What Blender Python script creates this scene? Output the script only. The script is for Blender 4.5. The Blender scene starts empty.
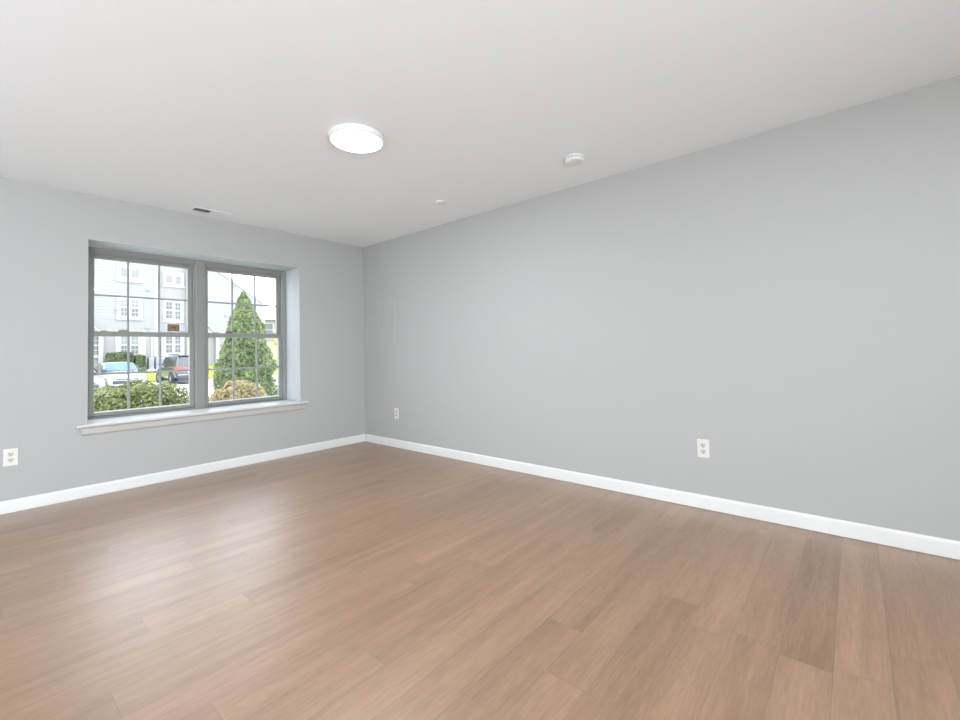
import bpy, bmesh, math, random
from mathutils import Vector, Matrix
random.seed(7)
C = bpy.context.scene.collection
SC = bpy.context.scene

# ------------------------------------------------------------------ camera
cam_d = bpy.data.cameras.new('camera')
cam = bpy.data.objects.new('camera', cam_d); C.objects.link(cam)
F_PX = 438.23
cam_d.sensor_fit = 'HORIZONTAL'; cam_d.sensor_width = 36.0
cam_d.lens = F_PX / 960.0 * 36.0
cam_d.shift_y = -(360.0 - 337.73) / 960.0
cam_d.clip_start = 0.05; cam_d.clip_end = 400
YAW, PITCH, ROLL = 0.864174, 0.0295211, -0.0212808
Fw = Vector((math.sin(YAW)*math.cos(PITCH), math.cos(YAW)*math.cos(PITCH), math.sin(PITCH)))
Rt = Vector((math.cos(YAW), -math.sin(YAW), 0)); Up = Rt.cross(Fw)
R2 = Rt*math.cos(ROLL) + Up*math.sin(ROLL); U2 = -Rt*math.sin(ROLL) + Up*math.cos(ROLL)
M = Matrix((R2, U2, -Fw)).transposed().to_4x4()
M.translation = Vector((-3.248, -4.6935, 1.1007))
cam.matrix_world = M
SC.camera = cam

# ------------------------------------------------------------------ world, lights, exposure
SKY, P_BACK, LAMP = 5.0, 270.0, 29.0
w = bpy.data.worlds.new('overcast_sky'); SC.world = w; w.use_nodes = True
nt = w.node_tree; nt.nodes.clear()
o_ = nt.nodes.new('ShaderNodeOutputWorld'); b_ = nt.nodes.new('ShaderNodeBackground')
tc = nt.nodes.new('ShaderNodeTexCoord'); sp = nt.nodes.new('ShaderNodeSeparateXYZ')
rp = nt.nodes.new('ShaderNodeValToRGB')
rp.color_ramp.elements[0].position = 0.0; rp.color_ramp.elements[0].color = (0.92, 0.975, 1.06, 1)
rp.color_ramp.elements[1].position = 0.9; rp.color_ramp.elements[1].color = (0.84, 0.92, 1.03, 1)
nt.links.new(tc.outputs['Generated'], sp.inputs[0]); nt.links.new(sp.outputs['Z'], rp.inputs[0])
nt.links.new(rp.outputs[0], b_.inputs[0]); b_.inputs[1].default_value = SKY
nt.links.new(b_.outputs[0], o_.inputs[0])

def area(name, loc, rot, sx, sy, power, color):
    d = bpy.data.lights.new(name, 'AREA'); d.shape = 'RECTANGLE'; d.size = sx; d.size_y = sy
    d.energy = power; d.color = color
    o = bpy.data.objects.new(name, d); C.objects.link(o); o.location = loc; o.rotation_euler = rot
    return o
# added fill light outside an unseen back doorway, brightens ceiling and walls
area('back_doorway_fill', (-4.2, -7.75, 0.75), (math.radians(112), 0, 0), 2.0, 2.0, P_BACK, (0.90, 0.985, 1.10))
# added ceiling fill with no fixture, brightens the near right floor
rl = area('rear_fill_light', (-1.7, -5.3, 2.40), (0, 0, 0), 0.3, 0.3, 22, (0.90, 0.985, 1.08)); rl.data.shape = 'DISK'
SC.view_settings.view_transform = 'Standard'; SC.view_settings.look = 'None'
SC.view_settings.exposure = 0.0; SC.view_settings.gamma = 1.0; SC.view_settings.use_curve_mapping = False
SC.cycles.use_denoising = True
SC.cycles.max_bounces = 16; SC.cycles.diffuse_bounces = 8; SC.cycles.transparent_max_bounces = 24
SC.cycles.sample_clamp_indirect = 8.0

# ------------------------------------------------------------------ materials
def mat(name, col, rough=0.5, metal=0.0, noise=0.0, nscale=8.0, bump=0.0, bscale=200.0, spec=0.5, col2=None, coat=0.0):
    m = bpy.data.materials.new(name); m.use_nodes = True
    t = m.node_tree; b = t.nodes['Principled BSDF']
    b.inputs['Base Color'].default_value = (*col, 1); b.inputs['Roughness'].default_value = rough
    b.inputs['Metallic'].default_value = metal; b.inputs['Specular IOR Level'].default_value = spec
    b.inputs['Coat Weight'].default_value = coat
    if noise > 0 or col2:
        tcn = t.nodes.new('ShaderNodeTexCoord'); n = t.nodes.new('ShaderNodeTexNoise')
        n.inputs['Scale'].default_value = nscale; n.inputs['Detail'].default_value = 3
        r = t.nodes.new('ShaderNodeValToRGB')
        c2 = col2 or tuple(max(0, c*(1-noise)) for c in col)
        c1 = col if col2 else tuple(min(1, c*(1+noise)) for c in col)
        r.color_ramp.elements[0].position = 0.35; r.color_ramp.elements[0].color = (*c2, 1)
        r.color_ramp.elements[1].position = 0.65; r.color_ramp.elements[1].color = (*c1, 1)
        t.links.new(tcn.outputs['Object'], n.inputs['Vector']); t.links.new(n.outputs[0], r.inputs[0])
        t.links.new(r.outputs[0], b.inputs['Base Color'])
    if bump > 0:
        tcn = t.nodes.new('ShaderNodeTexCoord'); n = t.nodes.new('ShaderNodeTexNoise')
        n.inputs['Scale'].default_value = bscale; bp = t.nodes.new('ShaderNodeBump')
        bp.inputs['Strength'].default_value = bump; bp.inputs['Distance'].default_value = 0.002
        t.links.new(tcn.outputs['Object'], n.inputs['Vector']); t.links.new(n.outputs[0], bp.inputs['Height'])
        t.links.new(bp.outputs[0], b.inputs['Normal'])
    return m

def leaf_mat(name, c1, c2, c3, scale=30):
    m = bpy.data.materials.new(name); m.use_nodes = True
    t = m.node_tree; b = t.nodes['Principled BSDF']; b.inputs['Roughness'].default_value = 0.55
    g = t.nodes.new('ShaderNodeTexCoord'); n = t.nodes.new('ShaderNodeTexNoise'); n.inputs['Scale'].default_value = scale
    n.inputs['Detail'].default_value = 2
    r = t.nodes.new('ShaderNodeValToRGB')
    r.color_ramp.elements[0].position = 0.3; r.color_ramp.elements[0].color = (*c1, 1)
    r.color_ramp.elements[1].position = 0.7; r.color_ramp.elements[1].color = (*c3, 1)
    e = r.color_ramp.elements.new(0.5); e.color = (*c2, 1)
    t.links.new(g.outputs['Object'], n.inputs['Vector']); t.links.new(n.outputs[0], r.inputs[0]); t.links.new(r.outputs[0], b.inputs['Base Color'])
    tr = t.nodes.new('ShaderNodeBsdfTranslucent'); t.links.new(r.outputs[0], tr.inputs[0])
    mx = t.nodes.new('ShaderNodeMixShader'); mx.inputs[0].default_value = 0.35
    t.links.new(b.outputs[0], mx.inputs[1]); t.links.new(tr.outputs[0], mx.inputs[2])
    t.links.new(mx.outputs[0], t.nodes['Material Output'].inputs['Surface'])
    return m

def glass_mat(name, tint=(0.97, 0.985, 0.98), refl=0.03):
    m = bpy.data.materials.new(name); m.use_nodes = True
    t = m.node_tree; t.nodes.remove(t.nodes['Principled BSDF'])
    tr = t.nodes.new('ShaderNodeBsdfTransparent'); tr.inputs[0].default_value = (*tint, 1)
    gl = t.nodes.new('ShaderNodeBsdfGlossy'); gl.inputs['Roughness'].default_value = 0.02
    mx = t.nodes.new('ShaderNodeMixShader'); mx.inputs[0].default_value = refl
    t.links.new(tr.outputs[0], mx.inputs[1]); t.links.new(gl.outputs[0], mx.inputs[2])
    t.links.new(mx.outputs[0], t.nodes['Material Output'].inputs['Surface'])
    return m

def emit_mat(name, col, s):
    m = bpy.data.materials.new(name); m.use_nodes = True
    t = m.node_tree; t.nodes.remove(t.nodes['Principled BSDF'])
    e = t.nodes.new('ShaderNodeEmission'); e.inputs[0].default_value = (*col, 1); e.inputs[1].default_value = s
    t.links.new(e.outputs[0], t.nodes['Material Output'].inputs['Surface']); return m

PLANK_L, PLANK_W = 1.22, 0.15
def floor_mat():
    m = bpy.data.materials.new('vinyl_plank_floor'); m.use_nodes = True
    t = m.node_tree; b = t.nodes['Principled BSDF']; N = t.nodes.new; L = t.links.new
    def math_(op, a, bb=None, c=None):
        n = N('ShaderNodeMath'); n.operation = op
        for i, v in enumerate((a, bb, c)):
            if v is None: continue
            if isinstance(v, (int, float)): n.inputs[i].default_value = v
            else: L(v, n.inputs[i])
        return n.outputs[0]
    tcn = N('ShaderNodeTexCoord'); s = N('ShaderNodeSeparateXYZ'); L(tcn.outputs['Object'], s.inputs[0])
    x, y = s.outputs[0], s.outputs[1]
    rowf = math_('DIVIDE', math_('ADD', y, 20.05), PLANK_W); row = math_('FLOOR', rowf)
    wn = N('ShaderNodeTexWhiteNoise'); wn.noise_dimensions = '1D'; L(row, wn.inputs['W'])
    colf = math_('ADD', math_('DIVIDE', math_('ADD', x, 20.0), PLANK_L), math_('MULTIPLY', wn.outputs['Value'], 7.3)); col = math_('FLOOR', colf)
    pid = math_('ADD', math_('MULTIPLY', row, 17.13), math_('MULTIPLY', col, 5.77))
    wn2 = N('ShaderNodeTexWhiteNoise'); wn2.noise_dimensions = '1D'; L(pid, wn2.inputs['W'])
    # grain: stretched along the plank
    cv = N('ShaderNodeCombineXYZ'); L(math_('MULTIPLY', x, 1.6), cv.inputs[0]); L(math_('MULTIPLY', y, 22.0), cv.inputs[1]); L(math_('MULTIPLY', pid, 3.1), cv.inputs[2])
    n1 = N('ShaderNodeTexNoise'); n1.inputs['Scale'].default_value = 1.0; n1.inputs['Detail'].default_value = 5; n1.inputs['Roughness'].default_value = 0.6; L(cv.outputs[0], n1.inputs['Vector'])
    cv2 = N('ShaderNodeCombineXYZ'); L(math_('MULTIPLY', x, 14.0), cv2.inputs[0]); L(math_('MULTIPLY', y, 150.0), cv2.inputs[1]); L(math_('MULTIPLY', pid, 1.7), cv2.inputs[2])
    n2 = N('ShaderNodeTexNoise'); n2.inputs['Scale'].default_value = 1.0; n2.inputs['Detail'].default_value = 3; L(cv2.outputs[0], n2.inputs['Vector'])
    # slow cathedral figure
    cv3 = N('ShaderNodeCombineXYZ'); L(math_('MULTIPLY', x, 0.9), cv3.inputs[0]); L(math_('MULTIPLY', y, 7.0), cv3.inputs[1]); L(math_('MULTIPLY', pid, 2.3), cv3.inputs[2])
    n3 = N('ShaderNodeTexNoise'); n3.inputs['Scale'].default_value = 1.0; n3.inputs['Detail'].default_value = 2; L(cv3.outputs[0], n3.inputs['Vector'])
    v = math_('ADD', math_('MULTIPLY', n1.outputs[0], 0.36), math_('MULTIPLY', n2.outputs[0], 0.34))
    v = math_('ADD', v, math_('MULTIPLY', n3.outputs[0], 0.30))
    v = math_('ADD', v, math_('MULTIPLY', math_('SUBTRACT', wn2.outputs['Value'], 0.5), 0.08))
    r = N('ShaderNodeValToRGB'); L(v, r.inputs[0])
    e = r.color_ramp.elements
    e[0].position = 0.36; e[0].color = FL[0]
    e[1].position = 0.66; e[1].color = FL[2]
    k = e.new(0.50); k.color = FL[1]
    fy = math_('FRACT', rowf); fx = math_('FRACT', colf)
    dy = math_('MULTIPLY', math_('MINIMUM', fy, math_('SUBTRACT', 1.0, fy)), PLANK_W)
    dx = math_('MULTIPLY', math_('MINIMUM', fx, math_('SUBTRACT', 1.0, fx)), PLANK_L)
    d = math_('MINIMUM', dx, dy)
    seam = N('ShaderNodeMapRange'); seam.inputs['From Min'].default_value = 0.0004; seam.inputs['From Max'].default_value = 0.0022
    L(d, seam.inputs['Value'])
    mx = N('ShaderNodeMix'); mx.data_type = 'RGBA'; mx.blend_type = 'MULTIPLY'; mx.inputs[0].default_value = 1.0
    dk = N('ShaderNodeMix'); dk.data_type = 'RGBA'; dk.inputs[6].default_value = (0.72, 0.68, 0.66, 1); dk.inputs[7].default_value = (1, 1, 1, 1)
    L(seam.outputs[0], dk.inputs[0]); L(r.outputs[0], mx.inputs[6]); L(dk.outputs[2], mx.inputs[7])
    L(mx.outputs[2], b.inputs['Base Color'])
    rr = math_('ADD', math_('MULTIPLY', n2.outputs[0], 0.10), FLOOR_ROUGH); L(rr, b.inputs['Roughness'])
    b.inputs['Specular IOR Level'].default_value = FLOOR_SPEC
    b.inputs['Coat Weight'].default_value = 1.0; b.inputs['Coat IOR'].default_value = 1.7; b.inputs['Coat Roughness'].default_value = 0.38
    bp = N('ShaderNodeBump'); bp.inputs['Strength'].default_value = 0.12; bp.inputs['Distance'].default_value = 0.002
    L(math_('ADD', math_('MULTIPLY', n2.outputs[0], 0.5), seam.outputs[0]), bp.inputs['Height']); L(bp.outputs[0], b.inputs['Normal'])
    return m
FL = [(0.202, 0.104, 0.046, 1), (0.287, 0.156, 0.079, 1), (0.376, 0.216, 0.123, 1)]
FLOOR_ROUGH, FLOOR_SPEC = 0.42, 0.5

MT = {
 'wall': mat('wall_paint', (0.425, 0.427, 0.411), 0.75, bump=0.05, bscale=350, spec=0.25),
 'ceiling': mat('ceiling_paint', (0.80, 0.815, 0.812), 0.9, bump=0.04, bscale=300, spec=0.15),
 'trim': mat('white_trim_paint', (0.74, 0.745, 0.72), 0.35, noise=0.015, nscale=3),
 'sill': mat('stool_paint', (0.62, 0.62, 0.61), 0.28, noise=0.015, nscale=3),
 'vinyl': mat('shaded_window_vinyl', (0.25, 0.25, 0.232), 0.4, noise=0.02, nscale=5),  # white frame darkened to grey: its backlit shade put into the colour
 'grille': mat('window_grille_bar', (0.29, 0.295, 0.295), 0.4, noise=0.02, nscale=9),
 'apron': mat('apron_tone', (0.48, 0.465, 0.425), 0.4, noise=0.015, nscale=3),  # apron coloured darker and warmer than the stool
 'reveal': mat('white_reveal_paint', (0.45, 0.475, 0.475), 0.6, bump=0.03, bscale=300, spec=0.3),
 'lockm': mat('sash_lock_bronze', (0.14, 0.12, 0.09), 0.4, noise=0.1, nscale=40),
 'lockw': mat('sash_lock_grey', (0.36, 0.36, 0.34), 0.4, noise=0.1, nscale=40),
 'glass': glass_mat('window_glass'),
 'floor': floor_mat(),
 'plate': mat('outlet_plate_plastic', (0.68, 0.67, 0.62), 0.3, noise=0.01, nscale=20),
 'recept': mat('receptacle_plastic', (0.58, 0.54, 0.46), 0.35, noise=0.02, nscale=40),
 'slot': mat('receptacle_slot', (0.10, 0.055, 0.04), 0.6, noise=0.1, nscale=60),
 'screw': mat('screw_metal', (0.6, 0.58, 0.52), 0.35, metal=0.8, noise=0.05, nscale=90),
 'plastic': mat('white_plastic', (0.74, 0.74, 0.72), 0.4, noise=0.01, nscale=20),
 'dark': mat('dark_opening', (0.03, 0.03, 0.03), 0.7, noise=0.1, nscale=30),
 'panel': mat('painted_panel_steel', (0.425, 0.427, 0.411), 0.5, noise=0.01, nscale=6, spec=0.3),
 'vent': mat('vent_enamel', (0.80, 0.81, 0.81), 0.4, noise=0.01, nscale=30),
 'diffuser': emit_mat('lamp_diffuser', (0.90, 0.985, 1.08), 5.0),
 'orange': mat('sticker_orange', (0.34, 0.21, 0.10), 0.5, col2=(0.25, 0.15, 0.065), nscale=60),
 'brown': mat('sticker_brown', (0.07, 0.045, 0.02), 0.5, noise=0.1, nscale=60),
 # outside
 'siding': mat('vinyl_siding', (0.275, 0.268, 0.256), 0.6, noise=0.01, nscale=1.0),
 'siding_low': mat('beige_siding', (0.29, 0.275, 0.262), 0.6, noise=0.02, nscale=1.0),
 'otrim': mat('exterior_white_trim', (0.44, 0.43, 0.42), 0.5, noise=0.01, nscale=2),
 'opane': mat('far_window_pane', (0.115, 0.12, 0.12), 0.25, noise=0.12, nscale=2.0, spec=0.6),
 'opane_up': mat('far_window_blind', (0.19, 0.193, 0.20), 0.4, noise=0.08, nscale=4.0),
 'roof': mat('asphalt_shingle', (0.42, 0.42, 0.43), 0.9, noise=0.2, nscale=9),
 'shade_vent_grey': mat('bay_shade_and_vent_grey', (0.25, 0.25, 0.275), 0.7, noise=0.04, nscale=2),  # bay recess shade painted as grey; also colours vents and grilles
 'pave': mat('pale_concrete', (0.80, 0.80, 0.79), 0.9, noise=0.04, nscale=1.5),
 'grass': mat('lawn_grass', (0.36, 0.40, 0.08), 0.95, col2=(0.26, 0.32, 0.06), nscale=3.0),
 'soil': mat('mulch_bed', (0.18, 0.12, 0.085), 0.95, noise=0.3, nscale=14),
 'hedge': leaf_mat('boxwood_leaves', (0.10, 0.115, 0.05), (0.26, 0.285, 0.105), (0.49, 0.50, 0.20), 26),
 'hedge_far': leaf_mat('far_hedge_leaves', (0.05, 0.06, 0.035), (0.13, 0.17, 0.075), (0.26, 0.29, 0.14), 9),
 'shrub': leaf_mat('yellow_shrub_leaves', (0.28, 0.20, 0.15), (0.46, 0.38, 0.20), (0.66, 0.58, 0.24), 24),
 'tree': leaf_mat('arborvitae_foliage', (0.06, 0.095, 0.04), (0.165, 0.22, 0.08), (0.35, 0.40, 0.175), 22),
 'ytree': leaf_mat('yellow_tree_leaves', (0.55, 0.48, 0.18), (0.75, 0.68, 0.34), (0.85, 0.80, 0.55), 2),
 'bark': mat('brown_bark', (0.14, 0.10, 0.07), 0.9, noise=0.25, nscale=30),
 'white_car': mat('white_car_paint', (0.50, 0.50, 0.50), 0.25, noise=0.01, nscale=2, coat=0.6),
 'silver_car': mat('silver_beige_paint', (0.22, 0.22, 0.195), 0.3, noise=0.01, nscale=2, coat=0.6),
 'black_car': mat('dark_car_paint', (0.10, 0.10, 0.115), 0.2, noise=0.03, nscale=2, coat=0.8),
 'sky_reflection_glass': mat('windshield_sky_reflection', (0.03, 0.12, 0.22), 0.15, noise=0.25, nscale=1.2, spec=0.8),  # blue sky reflection painted into the base colour
 'car_glass': mat('tinted_car_glass', (0.08, 0.08, 0.085), 0.06, noise=0.1, nscale=2, spec=0.8),
 'tire': mat('tire_rubber', (0.05, 0.05, 0.055), 0.8, noise=0.1, nscale=20),
 'rim': mat('alloy_rim', (0.62, 0.63, 0.65), 0.3, metal=0.8, noise=0.03, nscale=20),
 'black_trim': mat('black_car_trim', (0.06, 0.06, 0.065), 0.5, noise=0.08, nscale=15),
 'tail': mat('red_tail_lamp', (0.72, 0.05, 0.04), 0.2, noise=0.1, nscale=12, coat=0.5),
 'lens': mat('headlamp_lens', (0.70, 0.72, 0.74), 0.1, noise=0.05, nscale=12, coat=0.5),
 'ac': mat('condenser_grey', (0.34, 0.34, 0.38), 0.6, noise=0.06, nscale=4),
 'brick': mat('tan_brick', (0.52, 0.40, 0.30), 0.85, noise=0.1, nscale=3),
}

# ------------------------------------------------------------------ mesh helpers
def box(bm, x0, x1, y0, y1, z0, z1):
    v = [bm.verts.new(p) for p in ((x0,y0,z0),(x1,y0,z0),(x1,y1,z0),(x0,y1,z0),(x0,y0,z1),(x1,y0,z1),(x1,y1,z1),(x0,y1,z1))]
    for f in ((3,2,1,0),(4,5,6,7),(0,1,5,4),(1,2,6,5),(2,3,7,6),(3,0,4,7)):
        bm.faces.new([v[i] for i in f])
def prism(bm, poly, f):   # poly: 2D points ; f(p, side) -> 3D
    a = [bm.verts.new(f(p, 0)) for p in poly]; b = [bm.verts.new(f(p, 1)) for p in poly]
    bm.faces.new(a); bm.faces.new(b[::-1])
    n = len(poly)
    for i in range(n):
        bm.faces.new((a[i], b[i], b[(i+1) % n], a[(i+1) % n]))
def lathe(bm, prof, segs=48, flip=1, c=(0,0,0)):  # prof: (r, z)
    rings = []
    for r, z in prof:
        if r < 1e-6: rings.append([bm.verts.new((c[0], c[1], c[2]+z*flip))])
        else: rings.append([bm.verts.new((c[0]+r*math.cos(2*math.pi*i/segs), c[1]+r*math.sin(2*math.pi*i/segs), c[2]+z*flip)) for i in range(segs)])
    for A, B in zip(rings, rings[1:]):
        for i in range(segs):
            j = (i+1) % segs
            if len(A) == 1: bm.faces.new((A[0], B[i], B[j]))
            elif len(B) == 1: bm.faces.new((A[i], A[j], B[0]))
            else: bm.faces.new((A[i], A[j], B[j], B[i]))
def obj(name, bm, m, parent=None, bevel=0.0, smooth=False, segs=2):
    bmesh.ops.recalc_face_normals(bm, faces=bm.faces[:])
    me = bpy.data.meshes.new(name); bm.to_mesh(me); bm.free()
    me.materials.append(MT[m] if isinstance(m, str) else m)
    o = bpy.data.objects.new(name, me); C.objects.link(o)
    if smooth:
        me.polygons.foreach_set('use_smooth', [True]*len(me.polygons))
    if bevel > 0:
        md = o.modifiers.new('bevel', 'BEVEL'); md.width = bevel; md.segments = segs; md.limit_method = 'ANGLE'; md.angle_limit = math.radians(40)
    if parent: o.parent = parent
    return o
def boxes(name, lst, m, parent=None, bevel=0.0, **k):
    bm = bmesh.new()
    for b in lst: box(bm, *b)
    return obj(name, bm, m, parent, bevel, **k)
def empty(name, loc=(0,0,0), rotz=0):
    o = bpy.data.objects.new(name, None); C.objects.link(o); o.location = loc; o.rotation_euler = (0,0,rotz); o.empty_display_size = 0.1
    return o
def tag(o, label=None, cat=None, group=None, kind=None):
    if label: o['label'] = label
    if cat: o['category'] = cat
    if group: o['group'] = group
    if kind: o['kind'] = kind
    return o
def struct(o, label=None, cat=None): return tag(o, label, cat, None, 'structure')

# ------------------------------------------------------------------ room shell
H = 2.44; XW, YB = -5.4, -7.1          # near wall, back wall
OX0, OX1, OZ0, OZ1 = -2.62, -0.838, 0.58, 2.077   # window opening
WT = 0.42
GZ = -0.5                               # ground outside
struct(boxes('floor', [(XW, 0, YB, 0, -0.1, 0)], 'floor'), 'brown wood-look vinyl plank floor', 'floor')
struct(boxes('ceiling', [(XW-0.2, 0.2, YB-0.2, WT, H, H+0.15)], 'ceiling'), 'smooth white ceiling', 'ceiling')
struct(boxes('wall_left', [(XW-0.2, OX0, 0, WT, -0.1, H), (OX1, 0.2, 0, WT, -0.1, H), (OX0, OX1, 0, WT, OZ1, H), (OX0, OX1, 0, WT, -0.1, OZ0-0.035)], 'wall'),
       'pale grey-blue wall around the window', 'wall')
struct(boxes('wall_right', [(0, 0.2, YB-0.2, 0, -0.1, H)], 'wall'), 'long plain pale grey-blue wall', 'wall')
struct(boxes('wall_back', [(XW-0.2, -5.2, YB-0.2, YB, -0.1, H), (-3.2, 0, YB-0.2, YB, -0.1, H), (-5.2, -3.2, YB-0.2, YB, 2.28, H)], 'wall'), 'back wall with doorway', 'wall')
struct(boxes('wall_near', [(XW-0.2, XW, YB, -3.5, -0.1, H), (XW-0.2, XW, -1.1, 0, -0.1, H), (XW-0.2, XW, -3.5, -1.1, 2.15, H)], 'wall'), 'near wall with added sliding door', 'wall')
# sliding door added in the unseen near wall to let side daylight in
dr = struct(empty('added_door_1', (XW, -2.3, 0)), 'added white framed sliding glass door, out of view', 'door')
boxes('frame', [(-0.14,-0.06,-1.2,1.2,2.07,2.15),(-0.14,-0.06,-1.2,-1.13,0,2.07),(-0.14,-0.06,1.13,1.2,0,2.07),(-0.14,-0.06,-0.04,0.04,0,2.07)], 'trim', dr)
boxes('glass_pane', [(-0.105,-0.095,-1.13,-0.04,0,2.07),(-0.105,-0.095,0.04,1.13,0,2.07)], 'glass', dr)

BH, BT = 0.092, 0.013
def base_profile(): return [(0,0),(BT-0.007,0),(BT-0.007,0.004),(BT,0.005),(BT,BH-0.014),(BT-0.004,BH-0.004),(BT-0.008,BH),(0,BH)]
def baseboard(name, mapping, label):
    bm = bmesh.new(); prism(bm, base_profile(), mapping)
    return struct(obj(name, bm, 'trim'), label, 'baseboard')
baseboard('baseboard_left', lambda p, s: ((XW if s == 0 else 0), -p[0], p[1]), 'white baseboard below the window wall')
baseboard('baseboard_right', lambda p, s: (-p[0], (0 if s == 0 else YB), p[1]), 'white baseboard along the long plain wall')

# ------------------------------------------------------------------ window reveal trim : stool + apron
tr = struct(empty('trim_1', (-1.729, 0, OZ0)), 'white window stool and apron under the twin window', 'window sill')
sl = bmesh.new()
poly = [(OX0, 0.325), (OX0, 0), (OX0-0.068, 0), (OX0-0.068, -0.042), (OX1+0.075, -0.042), (OX1+0.075, 0), (OX1, 0), (OX1, 0.325)]
prism(sl, poly, lambda p, s: (p[0]+1.729, p[1], -0.022 if s == 0 else 0.0))
obj('stool', sl, 'sill', tr, bevel=0.006, segs=3)
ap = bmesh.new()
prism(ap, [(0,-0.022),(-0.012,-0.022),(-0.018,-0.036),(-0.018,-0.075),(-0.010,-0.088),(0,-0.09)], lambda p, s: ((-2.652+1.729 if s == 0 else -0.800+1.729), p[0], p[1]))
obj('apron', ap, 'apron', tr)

# white-painted drywall returns lining the opening
rv = struct(empty('trim_3', (-1.729, 0, OZ1)), 'white painted returns lining the window recess', 'window reveal')
boxes('head_return', [(OX0+1.729, OX1+1.729, -0.002, 0.315, -0.004, 0)], 'reveal', rv)
boxes('side_return', [(OX0+1.729, OX0+0.004+1.729, -0.002, 0.315, OZ0-OZ1, -0.004)], 'reveal', rv)
boxes('side_return', [(OX1-0.004+1.729, OX1+1.729, -0.002, 0.315, OZ0-OZ1, -0.004)], 'reveal', rv)

# ------------------------------------------------------------------ windows: two double-hung units
FY = 0.315                              # room face of the frame
def ring(x0, x1, z0, z1, wl, wr, wb, wt, y0, y1):
    return [(x0, x0+wl, y0, y1, z0, z1), (x1-wr, x1, y0, y1, z0, z1), (x0+wl, x1-wr, y0, y1, z0, z0+wb), (x0+wl, x1-wr, y0, y1, z1-wt, z1)]
def double_hung(name, x0, x1, label, gx0, gx1, lock, lockx):
    t = struct(empty(name, (0, 0, 0)), label, 'window')
    zb, zt = OZ0, OZ1
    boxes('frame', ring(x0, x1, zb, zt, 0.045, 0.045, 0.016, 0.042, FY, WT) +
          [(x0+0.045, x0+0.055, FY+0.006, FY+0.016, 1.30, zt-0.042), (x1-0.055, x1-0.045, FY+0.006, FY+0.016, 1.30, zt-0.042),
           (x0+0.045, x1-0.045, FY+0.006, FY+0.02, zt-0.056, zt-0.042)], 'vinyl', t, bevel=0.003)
    a, b = x0+0.045, x1-0.045
    # upper sash, set back
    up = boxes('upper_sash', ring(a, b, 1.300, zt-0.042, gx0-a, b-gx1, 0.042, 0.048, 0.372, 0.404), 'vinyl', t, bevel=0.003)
    boxes('glass_pane', [(gx0-0.004, gx1+0.004, 0.386, 0.390, 1.340, zt-0.088)], 'glass', up)
    z0, z1 = 1.342, zt-0.090
    w_ = gx1-gx0
    g = [(gx0+w_*k/3-0.008, gx0+w_*k/3+0.008, 0.3790, 0.3855, z0-0.002, z1+0.002) for k in (1, 2)]
    zc = (z0+z1)/2
    g += [(gx0-0.002+w_*k/3+(0.008 if k else 0), gx0+w_*(k+1)/3+(0.002 if k == 2 else -0.008), 0.3790, 0.3855, zc-0.008, zc+0.008) for k in range(3)]
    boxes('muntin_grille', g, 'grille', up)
    # lower sash, towards the room
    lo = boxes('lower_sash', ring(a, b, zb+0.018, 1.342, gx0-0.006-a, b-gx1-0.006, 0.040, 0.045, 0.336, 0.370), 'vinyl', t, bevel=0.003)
    boxes('glass_pane', [(gx0-0.012, gx1+0.012, 0.351, 0.355, zb+0.055, 1.300)], 'glass', lo)
    z0, z1 = zb+0.058, 1.297
    gx0 -= 0.006; gx1 += 0.006; w_ = gx1-gx0
    g = [(gx0+w_*k/3-0.009, gx0+w_*k/3+0.009, 0.3440, 0.3505, z0-0.002, z1+0.002) for k in (1, 2)]
    zc = (z0+z1)/2
    g += [(gx0-0.002+w_*k/3+(0.009 if k else 0), gx0+w_*(k+1)/3+(0.002 if k == 2 else -0.009), 0.3440, 0.3505, zc-0.009, zc+0.009) for k in range(3)]
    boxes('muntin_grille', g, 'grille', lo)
    # glazing bead and lift lip along the bottom rail
    boxes('glazing_bead', [(gx0, gx1, 0.330, 0.337, zb+0.050, zb+0.060)], 'trim', lo)
    lk = boxes('sash_lock', [(lockx-0.036, lockx+0.036, 0.340, 0.368, 1.3415, 1.350), (lockx-0.030, lockx+0.030, 0.346, 0.362, 1.350, 1.362)], lock, lo, bevel=0.003)
    for s in (gx0+0.07, gx1-0.06):
        boxes('tilt_latch', [(s-0.028, s+0.028, 0.342, 0.364, 1.3415, 1.3485), (s-0.012, s+0.012, 0.346, 0.360, 1.3485, 1.353)], 'lockw', lo, bevel=0.002)
    return t
double_hung('window_1', OX0, -1.722, 'left double-hung window facing the parked cars', -2.524, -1.815, 'lockw', -2.33)
double_hung('window_2', -1.722, OX1, 'right double-hung window facing the conical evergreen', -1.634, -0.928, 'lockm', -1.44)
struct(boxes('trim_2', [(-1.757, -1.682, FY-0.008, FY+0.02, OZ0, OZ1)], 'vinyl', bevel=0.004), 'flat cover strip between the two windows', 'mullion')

# sticker on the left window's upper sash
st = tag(empty('window_sticker', (-1.932, 0.3850, 1.388)), 'small orange-brown sticker on the left window just above the sash rail', 'sticker')
boxes('sticker_sheet', [(-0.049, 0.049, 0, 0.0008, -0.034, 0.034)], 'orange', st)
boxes('sticker_border', [(-0.049, 0.049, -0.0006, 0, 0.026, 0.034), (-0.049, 0.049, -0.0006, 0, -0.034, -0.028), (-0.049, -0.042, -0.0006, 0, -0.028, 0.026), (0.042, 0.049, -0.0006, 0, -0.028, 0.026)], 'brown', st)
bm = bmesh.new()
def stroke(bm, pts, wd):
    for (x0, z0), (x1, z1) in zip(pts, pts[1:]):
        d = Vector((x1-x0, z1-z0)); n = Vector((-d.y, d.x)).normalized()*wd/2
        prism(bm, [(x0+n.x, z0+n.y), (x1+n.x, z1+n.y), (x1-n.x, z1-n.y), (x0-n.x, z0-n.y)], lambda p, s: (p[0], -0.0006-0.0004*s, p[1]))
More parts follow.
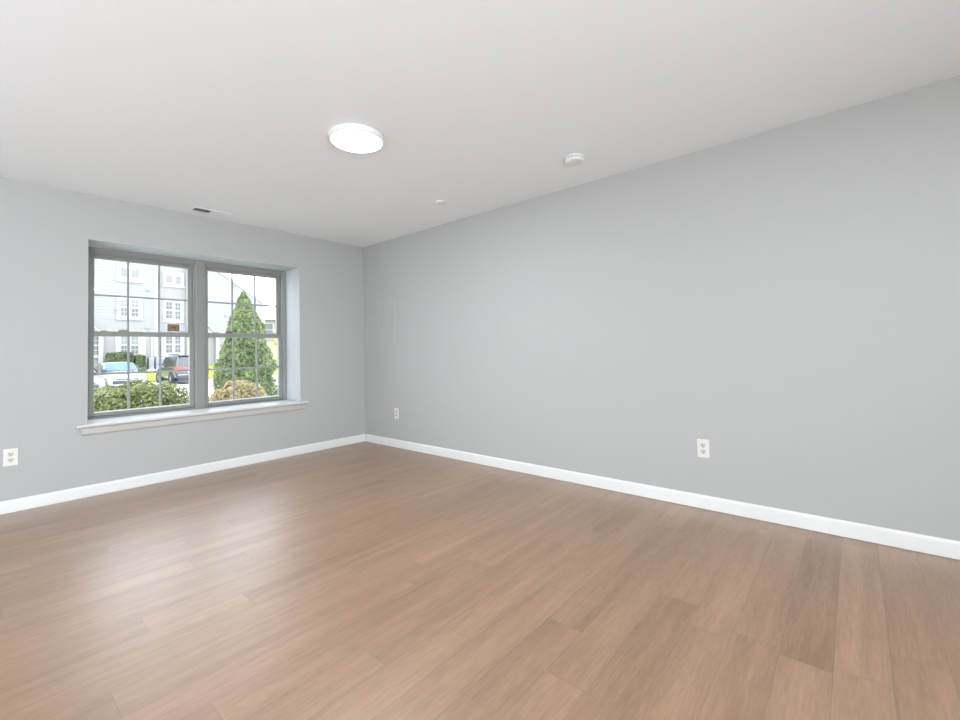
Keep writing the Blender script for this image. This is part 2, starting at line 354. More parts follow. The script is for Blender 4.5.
stroke(bm, [(-0.022, 0.016), (-0.020, -0.018)], 0.006)
stroke(bm, [(-0.008, 0.014), (0.002, -0.004), (0.006, 0.010)], 0.008)
stroke(bm, [(0.006, 0.012), (0.022, 0.008), (0.020, -0.006), (0.012, -0.016)], 0.008)
stroke(bm, [(-0.006, -0.010), (0.004, -0.014)], 0.005)
obj('sticker_figure', bm, 'brown', st)

# ------------------------------------------------------------------ wall outlets
def outlet(loc, rotz, label):
    t = tag(empty('wall_outlet', loc, rotz), label, 'outlet', 'wall outlets')
    boxes('cover_plate', [(-0.038, 0.038, -0.006, 0, -0.0625, 0.0625)], 'plate', t, bevel=0.003)
    for s in (1, -1):
        zc = s*0.0205
        bm = bmesh.new(); pts = []
        for i in range(28):
            a = 2*math.pi*i/28; pts.append((0.0172*math.cos(a), max(-0.0145, min(0.0145, 0.0172*math.sin(a)))+zc))
        prism(bm, pts, lambda p, q: (p[0], -0.0055-0.0025*q, p[1]))
        r = obj('receptacle', bm, 'recept', t)
        boxes('slot', [(-0.0088, -0.0052, -0.0086, -0.0078, zc-0.001, zc+0.0095), (0.0052, 0.0088, -0.0086, -0.0078, zc+0.0, zc+0.0085),
                       (-0.0034, 0.0034, -0.0086, -0.0078, zc-0.0115, zc-0.0045)], 'slot', r)
    bm = bmesh.new()
    prism(bm, [(0.0035*math.cos(i*math.pi/6), 0.0035*math.sin(i*math.pi/6)) for i in range(12)], lambda p, q: (p[0], -0.0055-0.0015*q, p[1]))
    obj('screw', bm, 'screw', t)
    return t
outlet((-3.035, 0, 0.400), 0, 'white duplex outlet on the window wall, left of the window')
outlet((0, -0.627, 0.393), -math.pi/2, 'white duplex outlet below the flush painted panel near the corner')
outlet((0, -3.890, 0.407), -math.pi/2, 'white duplex outlet alone on the long plain wall')

# ------------------------------------------------------------------ painted electrical panel
t = tag(empty('electrical_panel', (0, -0.484, 1.468), -math.pi/2), 'flush electrical panel painted in the wall colour near the corner', 'electrical panel')
# local x runs towards the camera end (world -y); local -y points into the room
boxes('frame', ring(-0.20, 0.20, -0.287, 0.287, 0.105, 0.103, 0.078, 0.082, -0.007, 0), 'panel', t, bevel=0.002)
d_ = boxes('door', [(-0.0945, 0.0922, -0.0045, 0, -0.207, 0.203)], 'panel', t, bevel=0.0015)
boxes('latch', [(0.058, 0.086, -0.009, -0.0045, -0.018, 0.010)], 'panel', d_, bevel=0.002)
for hz_ in (0.125, -0.125): boxes('hinge', [(-0.0945, -0.0905, -0.0065, -0.0045, hz_-0.025, hz_+0.025)], 'panel', d_)

# ------------------------------------------------------------------ ceiling fixtures
t = tag(empty('ceiling_light', (-1.698, -2.404, H)), 'round flat white LED light glowing on the ceiling', 'ceiling light')
bm = bmesh.new(); lathe(bm, [(0, 0), (0.150, 0), (0.163, -0.004), (0.166, -0.012), (0.166, -0.028), (0.163, -0.034), (0.155, -0.036), (0.154, -0.033), (0, -0.033)], 64)
obj('housing', bm, 'plastic', t, smooth=True).modifiers.new('es', 'EDGE_SPLIT').split_angle = math.radians(35)
bm = bmesh.new(); lathe(bm, [(0.1535, -0.0332), (0.1535, -0.0345), (0.10, -0.0352), (0, -0.0354)], 64)
obj('diffuser', bm, 'diffuser', t, smooth=True)

ld = bpy.data.lights.new('lamp_light', 'AREA'); ld.shape = 'DISK'; ld.size = 0.20; ld.energy = LAMP; ld.color = (0.90, 0.985, 1.08)
lo_ = bpy.data.objects.new('lamp_light', ld); C.objects.link(lo_); lo_.location = (-1.698, -2.404, H-0.0375)

t = tag(empty('smoke_detector', (-0.490, -3.243, H)), 'round white smoke detector on the ceiling near the long plain wall', 'smoke detector')
bm = bmesh.new(); lathe(bm, [(0, 0), (0.070, 0), (0.071, -0.009), (0.066, -0.011), (0, -0.011)], 48)
obj('base', bm, 'plastic', t, smooth=True).modifiers.new('es', 'EDGE_SPLIT').split_angle = math.radians(35)
bm = bmesh.new(); lathe(bm, [(0, -0.011), (0.058, -0.011), (0.058, -0.017), (0, -0.017)], 48)
obj('sensing_slot', bm, 'ac', t)
bm = bmesh.new(); lathe(bm, [(0, -0.017), (0.064, -0.017), (0.064, -0.026), (0.056, -0.034), (0.030, -0.037), (0, -0.037)], 48)
cv_ = obj('cover', bm, 'plastic', t, smooth=True); cv_.modifiers.new('es', 'EDGE_SPLIT').split_angle = math.radians(35)
for k in range(12):
    a = 2*math.pi*k/12
    bm = bmesh.new(); box(bm, 0.0575, 0.0655, -0.003, 0.003, -0.0175, -0.0105); bm.transform(Matrix.Rotation(a, 4, 'Z'))
    obj('rib', bm, 'plastic', t)
bm = bmesh.new(); lathe(bm, [(0, -0.036), (0.010, -0.036), (0.010, -0.0395), (0, -0.0395)], 20, c=(0.02, 0.015, 0)); obj('test_button', bm, 'plastic', cv_)

t = tag(empty('ceiling_cover_plate', (-0.507, -1.915, H)), 'small round white cover plate on the ceiling near the corner', 'cover plate')
bm = bmesh.new(); lathe(bm, [(0, 0), (0.046, 0), (0.046, -0.004), (0, -0.004)], 40); obj('collar', bm, 'vent', t)
bm = bmesh.new(); lathe(bm, [(0, -0.004), (0.050, -0.004), (0.055, -0.006), (0.055, -0.009), (0.047, -0.013), (0, -0.015)], 40); obj('cap', bm, 'plastic', t, smooth=True)

# two-way louvred register in the ceiling by the window
t = tag(empty('ceiling_vent', (-1.790, -0.200, H)), 'white louvred air vent in the ceiling above the window', 'air vent')
boxes('frame', [(-0.158, 0.158, -0.072, -0.050, -0.006, 0), (-0.158, 0.158, 0.050, 0.072, -0.006, 0), (-0.158, -0.138, -0.050, 0.050, -0.006, 0), (0.138, 0.158, -0.050, 0.050, -0.006, 0), (-0.006, 0.006, -0.050, 0.050, -0.008, 0)], 'vent', t, bevel=0.003)
boxes('duct_throat', [(-0.138, 0.138, -0.050, 0.050, -0.0008, -0.0002)], 'dark', t)
for k in range(18):
    half = -1 if k < 9 else 1
    xx = half*(0.016 + (k % 9)*0.0145)
    bm = bmesh.new(); box(bm, -0.0072, 0.0072, -0.050, 0.050, -0.0006, 0.0006)
    bm.transform(Matrix.Translation((xx, 0, -0.006)) @ Matrix.Rotation(half*math.radians(42), 4, 'Y'))
    obj('louver', bm, 'vent', t)

# ================================================================== outside
struct(boxes('ground', [(-40, 60, WT, 29.7, GZ-0.3, GZ)], 'pave'), 'pale pavement of the parking lot', 'pavement')
bm = bmesh.new()
prism(bm, [(29.7, GZ-0.3), (29.7, GZ+0.14), (30.2, GZ+0.18), (33.2, 0.52), (60, 0.6), (60, GZ-0.3)], lambda p, s: (-40 if s == 0 else 70, p[0], p[1]))
struct(obj('lawn', bm, 'grass'), 'yellow-green lawn bank in front of the apartments', 'lawn')
struct(boxes('planting_bed', [(-2.9, 0.1, 1.2, 2.7, GZ, GZ+0.03), (-0.5, 0.9, 3.3, 4.8, GZ, GZ+0.03)], 'soil'), 'mulch bed under the window', 'planting bed')

# ------------------------------------------------------------------ foliage
def leaf(bm, p, n, size, asp=0.6):
    n = n.normalized(); u = n.orthogonal().normalized()
    u.rotate(Matrix.Rotation(random.uniform(0, 6.283), 3, n)); v = n.cross(u)*size*asp; u = u*size
    bm.faces.new([bm.verts.new(p-u), bm.verts.new(p+v*0.9), bm.verts.new(p+u), bm.verts.new(p-v*0.9)])
def lump_noise(p, f, a, seed=0):
    from mathutils import noise
    return a*noise.noise(Vector((p[0]*f+seed, p[1]*f, p[2]*f)))
def foliage_blob(n, cx, cy, z0, rx, ry, hz, size, seed, power=2.6, lump=0.10, f=4.0, shell=0.25):
    """Rounded clipped shrub: superellipsoid upper body standing on z0."""
    bm = bmesh.new(); rnd = random.Random(seed)
    for _ in range(n):
        th = rnd.uniform(0, 2*math.pi); ph = math.asin(rnd.uniform(-0.25, 1.0))
        d = Vector((math.cos(ph)*math.cos(th), math.cos(ph)*math.sin(th), math.sin(ph)))
        k = (abs(d.x)**power + abs(d.y)**power + abs(d.z)**power)**(-1/power)
        q = d*k
        r = 1 + lump_noise(q*1.0, f*0.5, lump*2, seed) - shell*rnd.random()**2
        p = Vector((cx + q.x*rx*r, cy + q.y*ry*r, z0 + hz*0.32 + q.z*hz*0.68*r))
        if p.z < z0: p.z = z0 + rnd.random()*0.1
        nn = (d + Vector((rnd.gauss(0, .5), rnd.gauss(0, .5), rnd.gauss(0, .5))))
        leaf(bm, p, nn, size*rnd.uniform(0.6, 1.25))
    return bm
def stems(name, cx, cy, z0, h, spread, parent, n=5):
    bm = bmesh.new(); rnd = random.Random(int(cx*100)+3)
    for k in range(n):
        a = rnd.uniform(0, 6.28); dx, dy = spread*math.cos(a), spread*math.sin(a)
        m0 = [(cx+0.02*math.cos(i*1.047)+dx*0.1, cy+0.02*math.sin(i*1.047)+dy*0.1) for i in range(6)]
        A = [bm.verts.new((x, y, z0)) for x, y in m0]; B = [bm.verts.new((x+dx, y+dy, z0+h)) for x, y in m0]
        bm.faces.new(A[::-1]); bm.faces.new(B)
        for i in range(6): bm.faces.new((A[i], A[(i+1) % 6], B[(i+1) % 6], B[i]))
    return obj(name, bm, 'bark', parent)

t = tag(empty('boxwood_hedge', (-1.95, 1.85, GZ+0.03)), 'bright green rounded hedge just outside the left window', 'hedge')
o = obj('foliage', foliage_blob(30000, 0, 0, 0, 0.68, 0.50, 1.24, 0.024, 11, 3.0, 0.07, 6.0), 'hedge', t)
stems('stem', 0, 0, 0, 0.7, 0.25, t)
t = tag(empty('yellow_shrub', (-0.70, 2.05, GZ+0.03)), 'yellowish rounded shrub just outside the right window', 'shrub')
o = obj('foliage', foliage_blob(22000, 0, 0, 0, 0.41, 0.40, 1.19, 0.022, 23, 2.6, 0.07, 6.0), 'shrub', t)
stems('stem', 0, 0, 0, 0.6, 0.2, t)

# conical arborvitae
t = tag(empty('arborvitae', (0.20, 4.05, GZ+0.03)), 'tall conical green evergreen outside the right window', 'tree')
bm = bmesh.new(); rnd = random.Random(5)
HT = 2.77
prof = [(0.0, 0.44), (0.15, 0.51), (0.35, 0.53), (0.50, 0.515), (0.60, 0.46), (0.68, 0.39), (0.76, 0.33), (0.84, 0.235), (0.90, 0.165), (0.95, 0.10), (1.0, 0.012)]
def pr(hf):
    for (a, ra), (b, rb) in zip(prof, prof[1:]):
        if hf <= b: return ra + (rb-ra)*(hf-a)/(b-a)
    return 0.01
tips = [(0, 0, 1.0), (-0.10, 0.03, 0.925), (0.09, -0.03, 0.945), (0.03, 0.10, 0.90), (-0.05, -0.09, 0.88)]
for _ in range(52000):
    hf = 1-(1-rnd.random())**0.62 if rnd.random() < 0.5 else rnd.random()
    th = rnd.uniform(0, 2*math.pi)
    R = pr(hf)
    q = Vector((math.cos(th)*R, math.sin(th)*R, hf*HT))
    R *= 1 + lump_noise(q, 4.0, 0.30, 2) + lump_noise(q, 11.0, 0.14, 9) - 0.35*rnd.random()**2.2
    p = Vector((math.cos(th)*R*0.95-0.06*hf*hf, math.sin(th)*R*0.95, hf*HT))
    nn = Vector((math.cos(th), math.sin(th), 0.35)) + Vector((rnd.gauss(0, .55), rnd.gauss(0, .55), rnd.gauss(0, .4)))
    leaf(bm, p, nn, rnd.uniform(0.014, 0.034), 0.45)
for tx, ty, tf in tips:                      # feathery leaders
    for _ in range(700):
        f = rnd.random(); r = 0.06*(1-f)
        a = rnd.uniform(0, 6.28)
        leaf(bm, Vector((tx-0.06+r*math.cos(a), ty+r*math.sin(a), HT*(tf-0.10+0.11*f))), Vector((math.cos(a), math.sin(a), 0.3)), rnd.uniform(0.012, 0.026), 0.4)
obj('foliage', bm, 'tree', t)
bm = bmesh.new(); lathe(bm, [(0, 0), (0.07, 0), (0.05, 1.2), (0.012, 2.6), (0, 2.62)], 12); obj('trunk', bm, 'bark', t)

# far hedge against the apartments: two neighbouring clipped shrubs
t = tag(empty('clipped_hedge', (3.27, 31.85, 0.30)), 'dark green clipped hedge behind the white car, left part', 'hedge', 'hedges by the apartments')
obj('foliage', foliage_blob(9000, 0, 0, 0, 0.655, 0.45, 1.16, 0.06, 31, 9.0, 0.05, 3.0), 'hedge_far', t)
t = tag(empty('clipped_hedge', (4.30, 31.85, 0.30)), 'lower green shrub beside the grey condensers', 'shrub', 'hedges by the apartments')
obj('foliage', foliage_blob(5000, 0, 0, 0, 0.27, 0.42, 0.98, 0.06, 37, 6.0, 0.06, 3.0), 'hedge_far', t)

# ------------------------------------------------------------------ apartment building
FA = 33.0
bld = tag(empty('apartment_building', (7.0, FA, 0.4)), 'three-storey white-sided apartment building across the parking lot', 'building')
bx, by, bz = 7.0, FA, 0.4
def L_(x, y, z): return (x-bx, y-by, z-bz)
def siding(name, x0, x1, z0, ztop, y, m, board=0.20, parent=bld):
    """Clapboard wall: each board leans out at its lower edge. ztop is a function of x or a number."""
    bm = bmesh.new(); n = int(math.ceil(((ztop if not callable(ztop) else 99) - z0)/board)) if not callable(ztop) else 60
    for k in range(n):
        a = z0+k*board; b = a+board
        if callable(ztop):
            xa0, xa1 = x0, x1
            xr = ztop(a)           # right limit of this board
            if xr is None: break
            xa1 = min(x1, xr)
            if xa1 <= xa0: break
        else:
            xa0, xa1 = x0, x1; b = min(b, ztop)
        prism(bm, [(y+0.3, a), (y-0.028, a), (y-0.004, b), (y+0.3, b)], lambda p, s, A=xa0, B=xa1: L_(A if s == 0 else B, p[0], p[1]))
    return obj(name, bm, m, parent)
rake = lambda z: 12.97 if z <= 5.38 else 9.47 + (7.7-z)/0.662
siding('wall_siding', -14.0, 5.45, 2.95, 10.6, FA, 'siding')
siding('lower_siding', -14.0, 5.45, 0.3, 2.95, FA, 'siding_low')
siding('bay_siding', 5.55, 7.6, 3.50, 10.6, FA+0.35, 'siding')
siding('gable_siding', 7.55, 12.97, 0.3, rake, FA, 'siding')
boxes('rear_mass', [(-14-bx, 12.8-bx, 0.3, 10, 0.0, 4.9)], 'siding', bld)
# corner boards, grey band painting the bay's recess shade, pilasters
boxes('corner_board', [(*[v-bx for v in (5.36, 5.56)], -0.05, 0.36, -0.1, 10.2)], 'otrim', bld)
boxes('corner_board', [(7.40-bx, 7.62-bx, -0.05, 0.36, -0.1, 10.2)], 'otrim', bld)
boxes('corner_board', [(12.82-bx, 13.02-bx, -0.05, 0.3, -0.1, 5.0)], 'otrim', bld)
boxes('bay_shade_band', [(5.56-bx, 7.42-bx, 0.18, 0.36, 2.93-bz, 3.52-bz)], 'shade_vent_grey', bld)
boxes('bay_recess', [(5.56-bx, 7.42-bx, 0.36, 0.5, -0.1, 2.93-bz)], 'siding_low', bld)
for x0, x1 in ((2.40, 2.60), (3.22, 3.34), (4.72, 4.86), (5.18, 5.30), (5.80, 5.96), (7.12, 7.28), (8.62, 8.80), (9.34, 9.50)):
    boxes('pilaster', [(x0-bx, x1-bx, -0.06 if not 5.7 < x0 < 7.3 else 0.26, 0.37, -0.1, 2.95-bz)], 'otrim', bld)
def twin_window(x0, x1, z0, z1, panes, y, rows, dark=True):
    f = boxes('window', [(x0-bx, x1-bx, y-0.06-by, y+0.05-by, z0-bz, z1-bz)] + [(x0-0.05-bx, x1+0.05-bx, y-0.10-by, y-0.04-by, z0-0.09-bz, z0-bz)], 'otrim', bld)
    for (a, b, c, d) in panes:
        mid = c+(d-c)*0.52
        if rows == 2:
            boxes('pane', [(a-bx, b-bx, y-0.075-by, y-0.06-by, c-bz, mid-0.05-bz)], 'opane', f)
            boxes('pane', [(a-bx, b-bx, y-0.075-by, y-0.06-by, mid+0.05-bz, d-bz)], 'opane_up' if dark else 'opane', f)
            xm = (a+b)/2; zm1 = (c+mid-0.05)/2; zm2 = (mid+0.05+d)/2
            boxes('glazing_bar', [(xm-0.010-bx, xm+0.010-bx, y-0.082-by, y-0.075-by, c-bz, mid-0.05-bz), (xm-0.010-bx, xm+0.010-bx, y-0.082-by, y-0.075-by, mid+0.05-bz, d-bz),
                   (a-bx, xm-0.010-bx, y-0.082-by, y-0.075-by, zm1-0.012-bz, zm1+0.012-bz), (xm+0.010-bx, b-bx, y-0.082-by, y-0.075-by, zm1-0.012-bz, zm1+0.012-bz),
                   (a-bx, xm-0.010-bx, y-0.082-by, y-0.075-by, zm2-0.012-bz, zm2+0.012-bz), (xm+0.010-bx, b-bx, y-0.082-by, y-0.075-by, zm2-0.012-bz, zm2+0.012-bz)], 'otrim', f)
        else:
            boxes('pane', [(a-bx, b-bx, y-0.075-by, y-0.06-by, c-bz, d-bz)], 'opane_up', f)
    return f
YW = FA-0.02; YBW = FA+0.33
twin_window(3.27, 4.68, 6.40, 7.50, [(3.50, 3.84, 6.64, 7.30), (4.06, 4.46, 6.64, 7.28)], YW, 1)
twin_window(3.27, 4.68, 3.80, 5.22, [(3.50, 3.82, 3.98, 5.10), (4.06, 4.44, 3.96, 5.10)], YW, 2)
twin_window(3.34, 4.72, 1.24, 2.72, [(3.51, 3.82, 1.42, 2.56), (4.06, 4.44, 1.40, 2.55)], YW, 2)
twin_window(5.94, 7.26, 6.34, 7.36, [(6.14, 6.50, 6.55, 7.10), (6.70, 7.06, 6.52, 7.08)], YBW, 1)
twin_window(5.98, 7.22, 3.74, 5.24, [(6.14, 6.50, 3.94, 5.12), (6.70, 7.02, 3.92, 5.09)], YBW, 2, False)
twin_window(5.98, 7.22, 1.24, 2.70, [(6.14, 6.50, 1.44, 2.60), (6.70, 7.02, 1.44, 2.60)], YBW, 2, False)
twin_window(0.9, 2.44, 1.24, 2.72, [(1.1, 1.5, 1.38, 2.55), (2.04, 2.38, 1.38, 2.55)], YW, 2, False)
twin_window(-4.0, -2.6, 6.40, 7.50, [(-3.8, -3.4, 6.64, 7.30), (-3.2, -2.8, 6.64, 7.28)], YW, 1)
twin_window(-4.0, -2.6, 3.80, 5.22, [(-3.8, -3.4, 3.98, 5.10), (-3.2, -2.8, 3.96, 5.10)], YW, 2)
# dryer vents
for x, z in ((5.0, 5.83), (3.30, 4.36), (4.97, 3.17), (10.02, 4.27), (10.72, 6.70)):
    boxes('wall_vent', [(x-0.12-bx, x+0.12-bx, -0.10, 0.0, z-0.04-bz, z+0.04-bz)], 'shade_vent_grey', bld)
# gable rake board and roof slab
def slab(name, xa, za, xb, zb, y0, y1, th, m, parent=bld):
    bm = bmesh.new(); prism(bm, [(xa, za), (xb, zb), (xb, zb+th), (xa, za+th)], lambda p, s: L_(p[0], y0 if s == 0 else y1, p[1]))
    return obj(name, bm, m, parent)
slab('rake_board', 13.25, 5.20, 5.2, 5.20+8.05*0.662, FA-0.10, FA-0.04, 0.20, 'otrim')
slab('roof', 13.3, 5.36, 5.2, 5.36+8.1*0.662, FA-0.05, FA+10, 0.04, 'roof')
# entrance porches with small gable roofs
def porch(xc, half, ze, zr, y0, y1):
    bm = bmesh.new()
    prism(bm, [(xc-half, ze), (xc, zr), (xc+half, ze)], lambda p, s: L_(p[0], y0+0.12 if s == 0 else y1, p[1]))
    g = obj('porch_gable', bm, 'siding_low', bld)
    for sgn in (-1, 1):
        bm = bmesh.new(); prism(bm, [(xc, zr), (xc+sgn*(half+0.15), ze-0.15*(zr-ze)/half), (xc+sgn*(half+0.15), ze-0.15*(zr-ze)/half+0.09), (xc, zr+0.10)], lambda p, s: L_(p[0], y0 if s == 0 else y1, p[1]))
        obj('roof_slope', bm, 'roof', g)
        boxes('column', [(xc+sgn*half-0.10-bx, xc+sgn*half+0.10-bx, y0+0.1-by, y0+0.3-by, -0.1, ze-bz)], 'otrim', g)
porch(1.20, 1.22, 2.75, 4.05, FA-0.45, FA+0.1)
porch(8.60, 0.72, 2.70, 3.45, FA-0.45, FA+0.1)

# condensers beside the hedge
for (x, y, wd, lab) in ((4.90, 31.9, 0.28, 'narrow grey air conditioner unit beside the far hedge'), (5.42, 31.9, 0.52, 'wide grey air conditioner unit right of the narrow one')):
    t = tag(empty('air_conditioner', (x, y, 0.27)), lab, 'air conditioner', 'air conditioners by the apartments')
    boxes('cabinet', [(-wd/2, wd/2, -0.3, 0.3, 0.04, 0.86)], 'ac', t, bevel=0.03)
    boxes('grille', [(-wd/2+0.03, wd/2-0.03, -0.312, -0.3, 0.12+k*0.07, 0.15+k*0.07) for k in range(9)], 'shade_vent_grey', t)
    boxes('fan_cover', [(-wd/2+0.03, wd/2-0.03, -0.27, 0.27, 0.86, 0.89)], 'black_trim', t)
    boxes('pad', [(-wd/2-0.08, wd/2+0.08, -0.4, 0.4, -0.1, 0.04)], 'pave', t)

# far house and yellow tree on the right
fh = tag(empty('townhouse', (24.0, 46.0, 0.4)), 'distant pale house with grey windows seen right of the evergreen', 'house')
boxes('wall', [(-5.6, 9, 0, 8, 2.2, 4.75)], 'siding', fh)
boxes('brick_base', [(-5.6, 9, -0.05, 8, 0, 2.2)], 'brick', fh)
bm = bmesh.new(); prism(bm, [(-0.6, 4.75), (4, 5.0), (8.6, 4.75)], lambda p, s: (-5.9 if s == 0 else 9.3, p[0], p[1])); obj('roof', bm, 'roof', fh)
for (x, z) in ((-5.3, 2.9), (-4.0, 2.9), (-2.7, 2.9), (-1.0, 2.9), (1, 2.9), (3, 2.9)):
    f = boxes('window', [(x-0.1, x+0.9, -0.06, 0.02, z-0.1, z+1.5)], 'otrim', fh)
    boxes('pane', [(x, x+0.8, -0.075, -0.06, z, z+0.65), (x, x+0.8, -0.075, -0.06, z+0.72, z+1.4)], 'opane', f)
f = boxes('garage_door', [(-3.6, -1.0, -0.12, -0.05, 0.0, 2.0)], 'otrim', fh)
t = tag(empty('yellow_tree', (17.9, 40.0, 0.5)), 'pale yellow tree between the evergreen and the window frame', 'tree')
obj('foliage', foliage_blob(5000, 0, 0, 1.2, 0.9, 0.9, 2.9, 0.12, 51, 2.0, 0.2, 3.0, 0.5), 'ytree', t)
bm = bmesh.new(); lathe(bm, [(0, 0), (0.12, 0), (0.07, 2.4), (0, 2.6)], 10); obj('trunk', bm, 'bark', t)

# ------------------------------------------------------------------ cars
def loft(name, stations, m, parent, smooth=True, cap=True):
    """stations: (s, ring of (y, z)); s runs along the car (front = +x)."""
    bm = bmesh.new(); rings = []
    for s, rg in stations: rings.append([bm.verts.new((s, y, z)) for y, z in rg])
    n = len(rings[0])
    for A, B in zip(rings, rings[1:]):
        for i in range(n): bm.faces.new((A[i], A[(i+1) % n], B[(i+1) % n], B[i]))
    if cap: bm.faces.new(rings[0][::-1]); bm.faces.new(rings[-1])
    o = obj(name, bm, m, parent, smooth=smooth)
    if smooth:
        md = o.modifiers.new('sub', 'SUBSURF'); md.levels = 1; md.render_levels = 2
    return o
def body_ring(w, zb, zs, zt):
    """half width w, underside zb, shoulder zs, deck zt"""
    h = [(0, zb), (w*0.80, zb), (w*0.96, zb+0.10), (w, (zb+zs)/2), (w*0.985, zs-0.06), (w*0.93, zs), (w*0.70, zt), (0, zt+0.012)]
    return h + [(-y, z) for y, z in h[-2:0:-1]]
def cabin_ring(wb, wt, zb, zt):
    h = [(0, zb), (wb, zb), (wb*0.995, zb+0.04), (wt*1.03, zt-0.10), (wt*0.93, zt-0.02), (wt*0.6, zt+0.01), (0, zt+0.02)]
    return h + [(-y, z) for y, z in h[-2:0:-1]]
def quad_panel(name, pts, m, parent, th=0.012):
    bm = bmesh.new(); a = [Vector(p) for p in pts]
    n = (a[1]-a[0]).cross(a[2]-a[0]).normalized()*th
    A = [bm.verts.new(p) for p in a]; B = [bm.verts.new(p+n) for p in a]
    bm.faces.new(A); bm.faces.new(B[::-1])
    for i in range(len(a)): bm.faces.new((A[i], A[(i+1) % len(a)], B[(i+1) % len(a)], B[i]))
    return obj(name, bm, m, parent)
def wheel(parent, x, y, r, sgn):
    bm = bmesh.new(); lathe(bm, [(r*0.62, -0.10), (r*0.94, -0.11), (r, -0.08), (r, 0.08), (r*0.94, 0.11), (r*0.62, 0.10), (r*0.62, -0.10)], 28)
    bm.transform(Matrix.Translation((x, y, r)) @ Matrix.Rotation(math.pi/2, 4, 'X'))
    w_ = obj('wheel', bm, 'tire', parent, smooth=True); w_.modifiers.new('es', 'EDGE_SPLIT').split_angle = math.radians(35)
    bm = bmesh.new(); lathe(bm, [(0, -0.05), (r*0.63, -0.05), (r*0.63, 0.05), (0, 0.05)], 28)
    for k in range(5):
        b2 = bmesh.new(); box(b2, r*0.05, r*0.60, -r*0.08, r*0.08, 0.05, 0.085); b2.transform(Matrix.Rotation(2*math.pi*k/5, 4, 'Z'))
        me = bpy.data.meshes.new('tmp'); b2.to_mesh(me); b2.free(); bm.from_mesh(me); bpy.data.meshes.remove(me)
    bm.transform(Matrix.Translation((x, y, r)) @ Matrix.Rotation(-sgn*math.pi/2, 4, 'X'))
    obj('rim', bm, 'rim', w_)
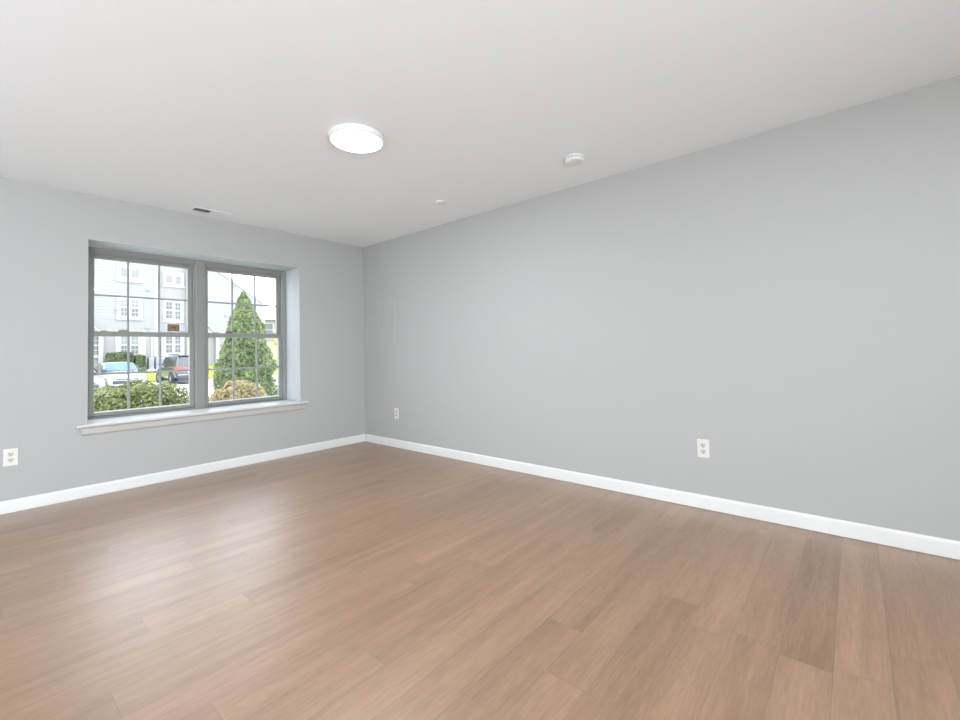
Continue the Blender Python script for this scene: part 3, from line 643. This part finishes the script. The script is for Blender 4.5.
def car(loc, rotz, label, paint, glass, suv, wname='car'):
    t = tag(empty(wname, loc, rotz), label, 'car')
    if suv:
        Lh, W, zs, zt, r = 2.30, 0.94, 1.02, 1.08, 0.36
        st = [(-2.30, body_ring(0.86, 0.42, 0.98, 1.02)), (-2.22, body_ring(0.92, 0.32, 1.02, 1.06)), (-1.3, body_ring(W, 0.26, 1.04, 1.08)), (0.3, body_ring(W, 0.26, 1.02, 1.06)),
              (1.1, body_ring(W, 0.26, 0.99, 1.06)), (1.9, body_ring(0.92, 0.28, 0.90, 1.00)), (2.25, body_ring(0.84, 0.32, 0.78, 0.90)), (2.34, body_ring(0.76, 0.40, 0.70, 0.80))]
        cb = [(-2.22, cabin_ring(0.84, 0.80, 1.02, 1.06)), (-2.05, cabin_ring(0.86, 0.76, 1.02, 1.58)), (-1.85, cabin_ring(0.87, 0.74, 1.02, 1.70)), (-0.9, cabin_ring(0.88, 0.74, 1.02, 1.74)), (0.1, cabin_ring(0.88, 0.73, 1.02, 1.72)),
              (0.45, cabin_ring(0.87, 0.74, 1.02, 1.62)), (1.15, cabin_ring(0.82, 0.78, 1.02, 1.08))]
        wx = (1.42, -1.36)
    else:
        Lh, W, zs, zt, r = 2.35, 0.91, 0.84, 0.90, 0.33
        st = [(-2.35, body_ring(0.78, 0.42, 0.84, 0.90)), (-2.25, body_ring(0.86, 0.28, 0.88, 0.95)), (-1.4, body_ring(W, 0.20, 0.90, 0.97)), (0.2, body_ring(W, 0.20, 0.87, 0.94)),
              (1.0, body_ring(W, 0.20, 0.84, 0.94)), (1.8, body_ring(0.90, 0.20, 0.76, 0.86)), (2.2, body_ring(0.84, 0.22, 0.64, 0.74)), (2.36, body_ring(0.72, 0.28, 0.54, 0.62))]
        cb = [(-2.0, cabin_ring(0.76, 0.72, 0.90, 0.96)), (-1.2, cabin_ring(0.80, 0.60, 0.90, 1.34)), (-0.7, cabin_ring(0.82, 0.60, 0.90, 1.40)), (0.0, cabin_ring(0.82, 0.60, 0.90, 1.40)),
              (0.25, cabin_ring(0.81, 0.62, 0.90, 1.34)), (1.15, cabin_ring(0.78, 0.72, 0.88, 0.94))]
        wx = (1.45, -1.40)
    b = loft('body', st, paint, t)
    c = loft('cabin', cb, paint, t)
    if suv:
        quad_panel('windshield', [(1.04, -0.70, 1.13), (1.04, 0.70, 1.13), (0.50, 0.62, 1.60), (0.50, -0.62, 1.60)], glass, c, 0.03)
        quad_panel('rear_window', [(-2.19, 0.70, 1.14), (-2.19, -0.70, 1.14), (-2.04, -0.62, 1.58), (-2.04, 0.62, 1.58)], glass, c, 0.03)
        for s in (1, -1):
            for (a, bb, cc, dd) in ((0.78, -0.35, 0.36, -0.35), (-0.43, -1.30, -0.43, -1.28), (-1.38, -1.98, -1.36, -1.84)):
                p = [(a, s*0.868, 1.10), (bb, s*0.868, 1.10), (dd, s*0.765, 1.60), (cc, s*0.765, 1.60)]
                quad_panel('side_window', p if s > 0 else p[::-1], glass, c, 0.03)
        boxes('roof_rail', [(-1.8, 0.1, 0.60, 0.64, 1.74, 1.79), (-1.8, 0.1, -0.64, -0.60, 1.74, 1.79)], 'black_trim', c)
        boxes('spoiler', [(-2.16, -1.80, -0.66, 0.66, 1.655, 1.70)], 'black_trim', c, bevel=0.01)
        for s in (1, -1):
            boxes('tail_light', [(-2.335, -2.10, *sorted((s*0.66, s*0.925)), 0.86, 1.06)], 'tail', b, bevel=0.02)
        boxes('light_bar', [(-2.325, -2.28, -0.64, 0.64, 0.92, 0.97)], 'tail', b)
        boxes('license_plate', [(-2.335, -2.30, -0.26, 0.26, 0.70, 0.85)], 'lens', b)
        boxes('bumper', [(-2.40, -2.15, -0.86, 0.86, 0.42, 0.62)], 'black_trim', b, bevel=0.04)
        boxes('bumper_strip', [(-2.412, -2.39, -0.80, 0.80, 0.56, 0.585)], 'rim', b)
        boxes('headlight', [(2.10, 2.33, 0.50, 0.80, 0.72, 0.84), (2.10, 2.33, -0.80, -0.50, 0.72, 0.84)], 'lens', b, bevel=0.03)
    else:
        quad_panel('windshield', [(1.08, -0.69, 0.965), (1.08, 0.69, 0.965), (0.31, 0.56, 1.35), (0.31, -0.56, 1.35)], glass, c, 0.03)
        quad_panel('rear_window', [(-1.92, 0.64, 0.99), (-1.92, -0.64, 0.99), (-1.24, -0.54, 1.345), (-1.24, 0.54, 1.345)], glass, c, 0.03)
        for s in (1, -1):
            for (a, bb, cc, dd) in ((0.86, -0.28, 0.24, -0.28), (-0.36, -1.45, -0.36, -1.10)):
                p = [(a, s*0.815, 0.96), (bb, s*0.815, 0.96), (dd, s*0.635, 1.30), (cc, s*0.635, 1.30)]
                quad_panel('side_window', p if s > 0 else p[::-1], 'car_glass', c, 0.03)
        boxes('lower_intake', [(2.20, 2.375, -0.58, 0.58, 0.34, 0.50)], 'black_trim', b, bevel=0.03)
        boxes('grille', [(2.28, 2.362, -0.46, 0.46, 0.535, 0.585)], 'black_trim', b, bevel=0.015)
        for s in (1, -1):
            boxes('headlight', [(2.02, 2.27, *sorted((s*0.52, s*0.80)), 0.585, 0.665)], 'lens', b, bevel=0.03)
            boxes('tail_light', [(-2.37, -2.2, *sorted((s*0.45, s*0.80)), 0.68, 0.82)], 'tail', b, bevel=0.03)
    for s in (1, -1):
        mz = 1.10 if suv else 0.98
        boxes('side_mirror', [(0.72, 0.86, *sorted((s*0.90, s*1.08)), mz, mz+0.14)], 'black_trim' if not suv else paint, c, bevel=0.03)
        for x in wx: wheel(t, x, s*(W-0.07), r, s)
        for x in wx:
            bm = bmesh.new()   # dark wheel arch
            prism(bm, [((r+0.07)*math.cos(i*math.pi/14), (r+0.07)*math.sin(i*math.pi/14)) for i in range(15)], lambda p, q, X=x, S=s: (X+p[0], S*(W-0.25+0.262*q), r+p[1]))
            obj('wheel_arch', bm, 'black_trim', b)
    boxes('underbody', [(-Lh+0.25, Lh-0.25, -0.7, 0.7, 0.18, 0.34)], 'black_trim', t)
    return t
car((1.95, 25.1, GZ), -math.pi/2, 'white sedan with blue sky reflection painted on its windshield, parked across the lot', 'white_car', 'sky_reflection_glass', False, 'sedan')
car((-0.15, 22.3, GZ), -math.pi/2, 'silver car partly hidden by the left edge of the window', 'silver_car', 'car_glass', False, 'sedan')
car((5.39, 27.15, GZ), math.pi/2, 'dark SUV with red tail light parked facing the apartments', 'black_car', 'car_glass', True, 'sport_utility_vehicle').scale = (0.93, 0.92, 1.0)
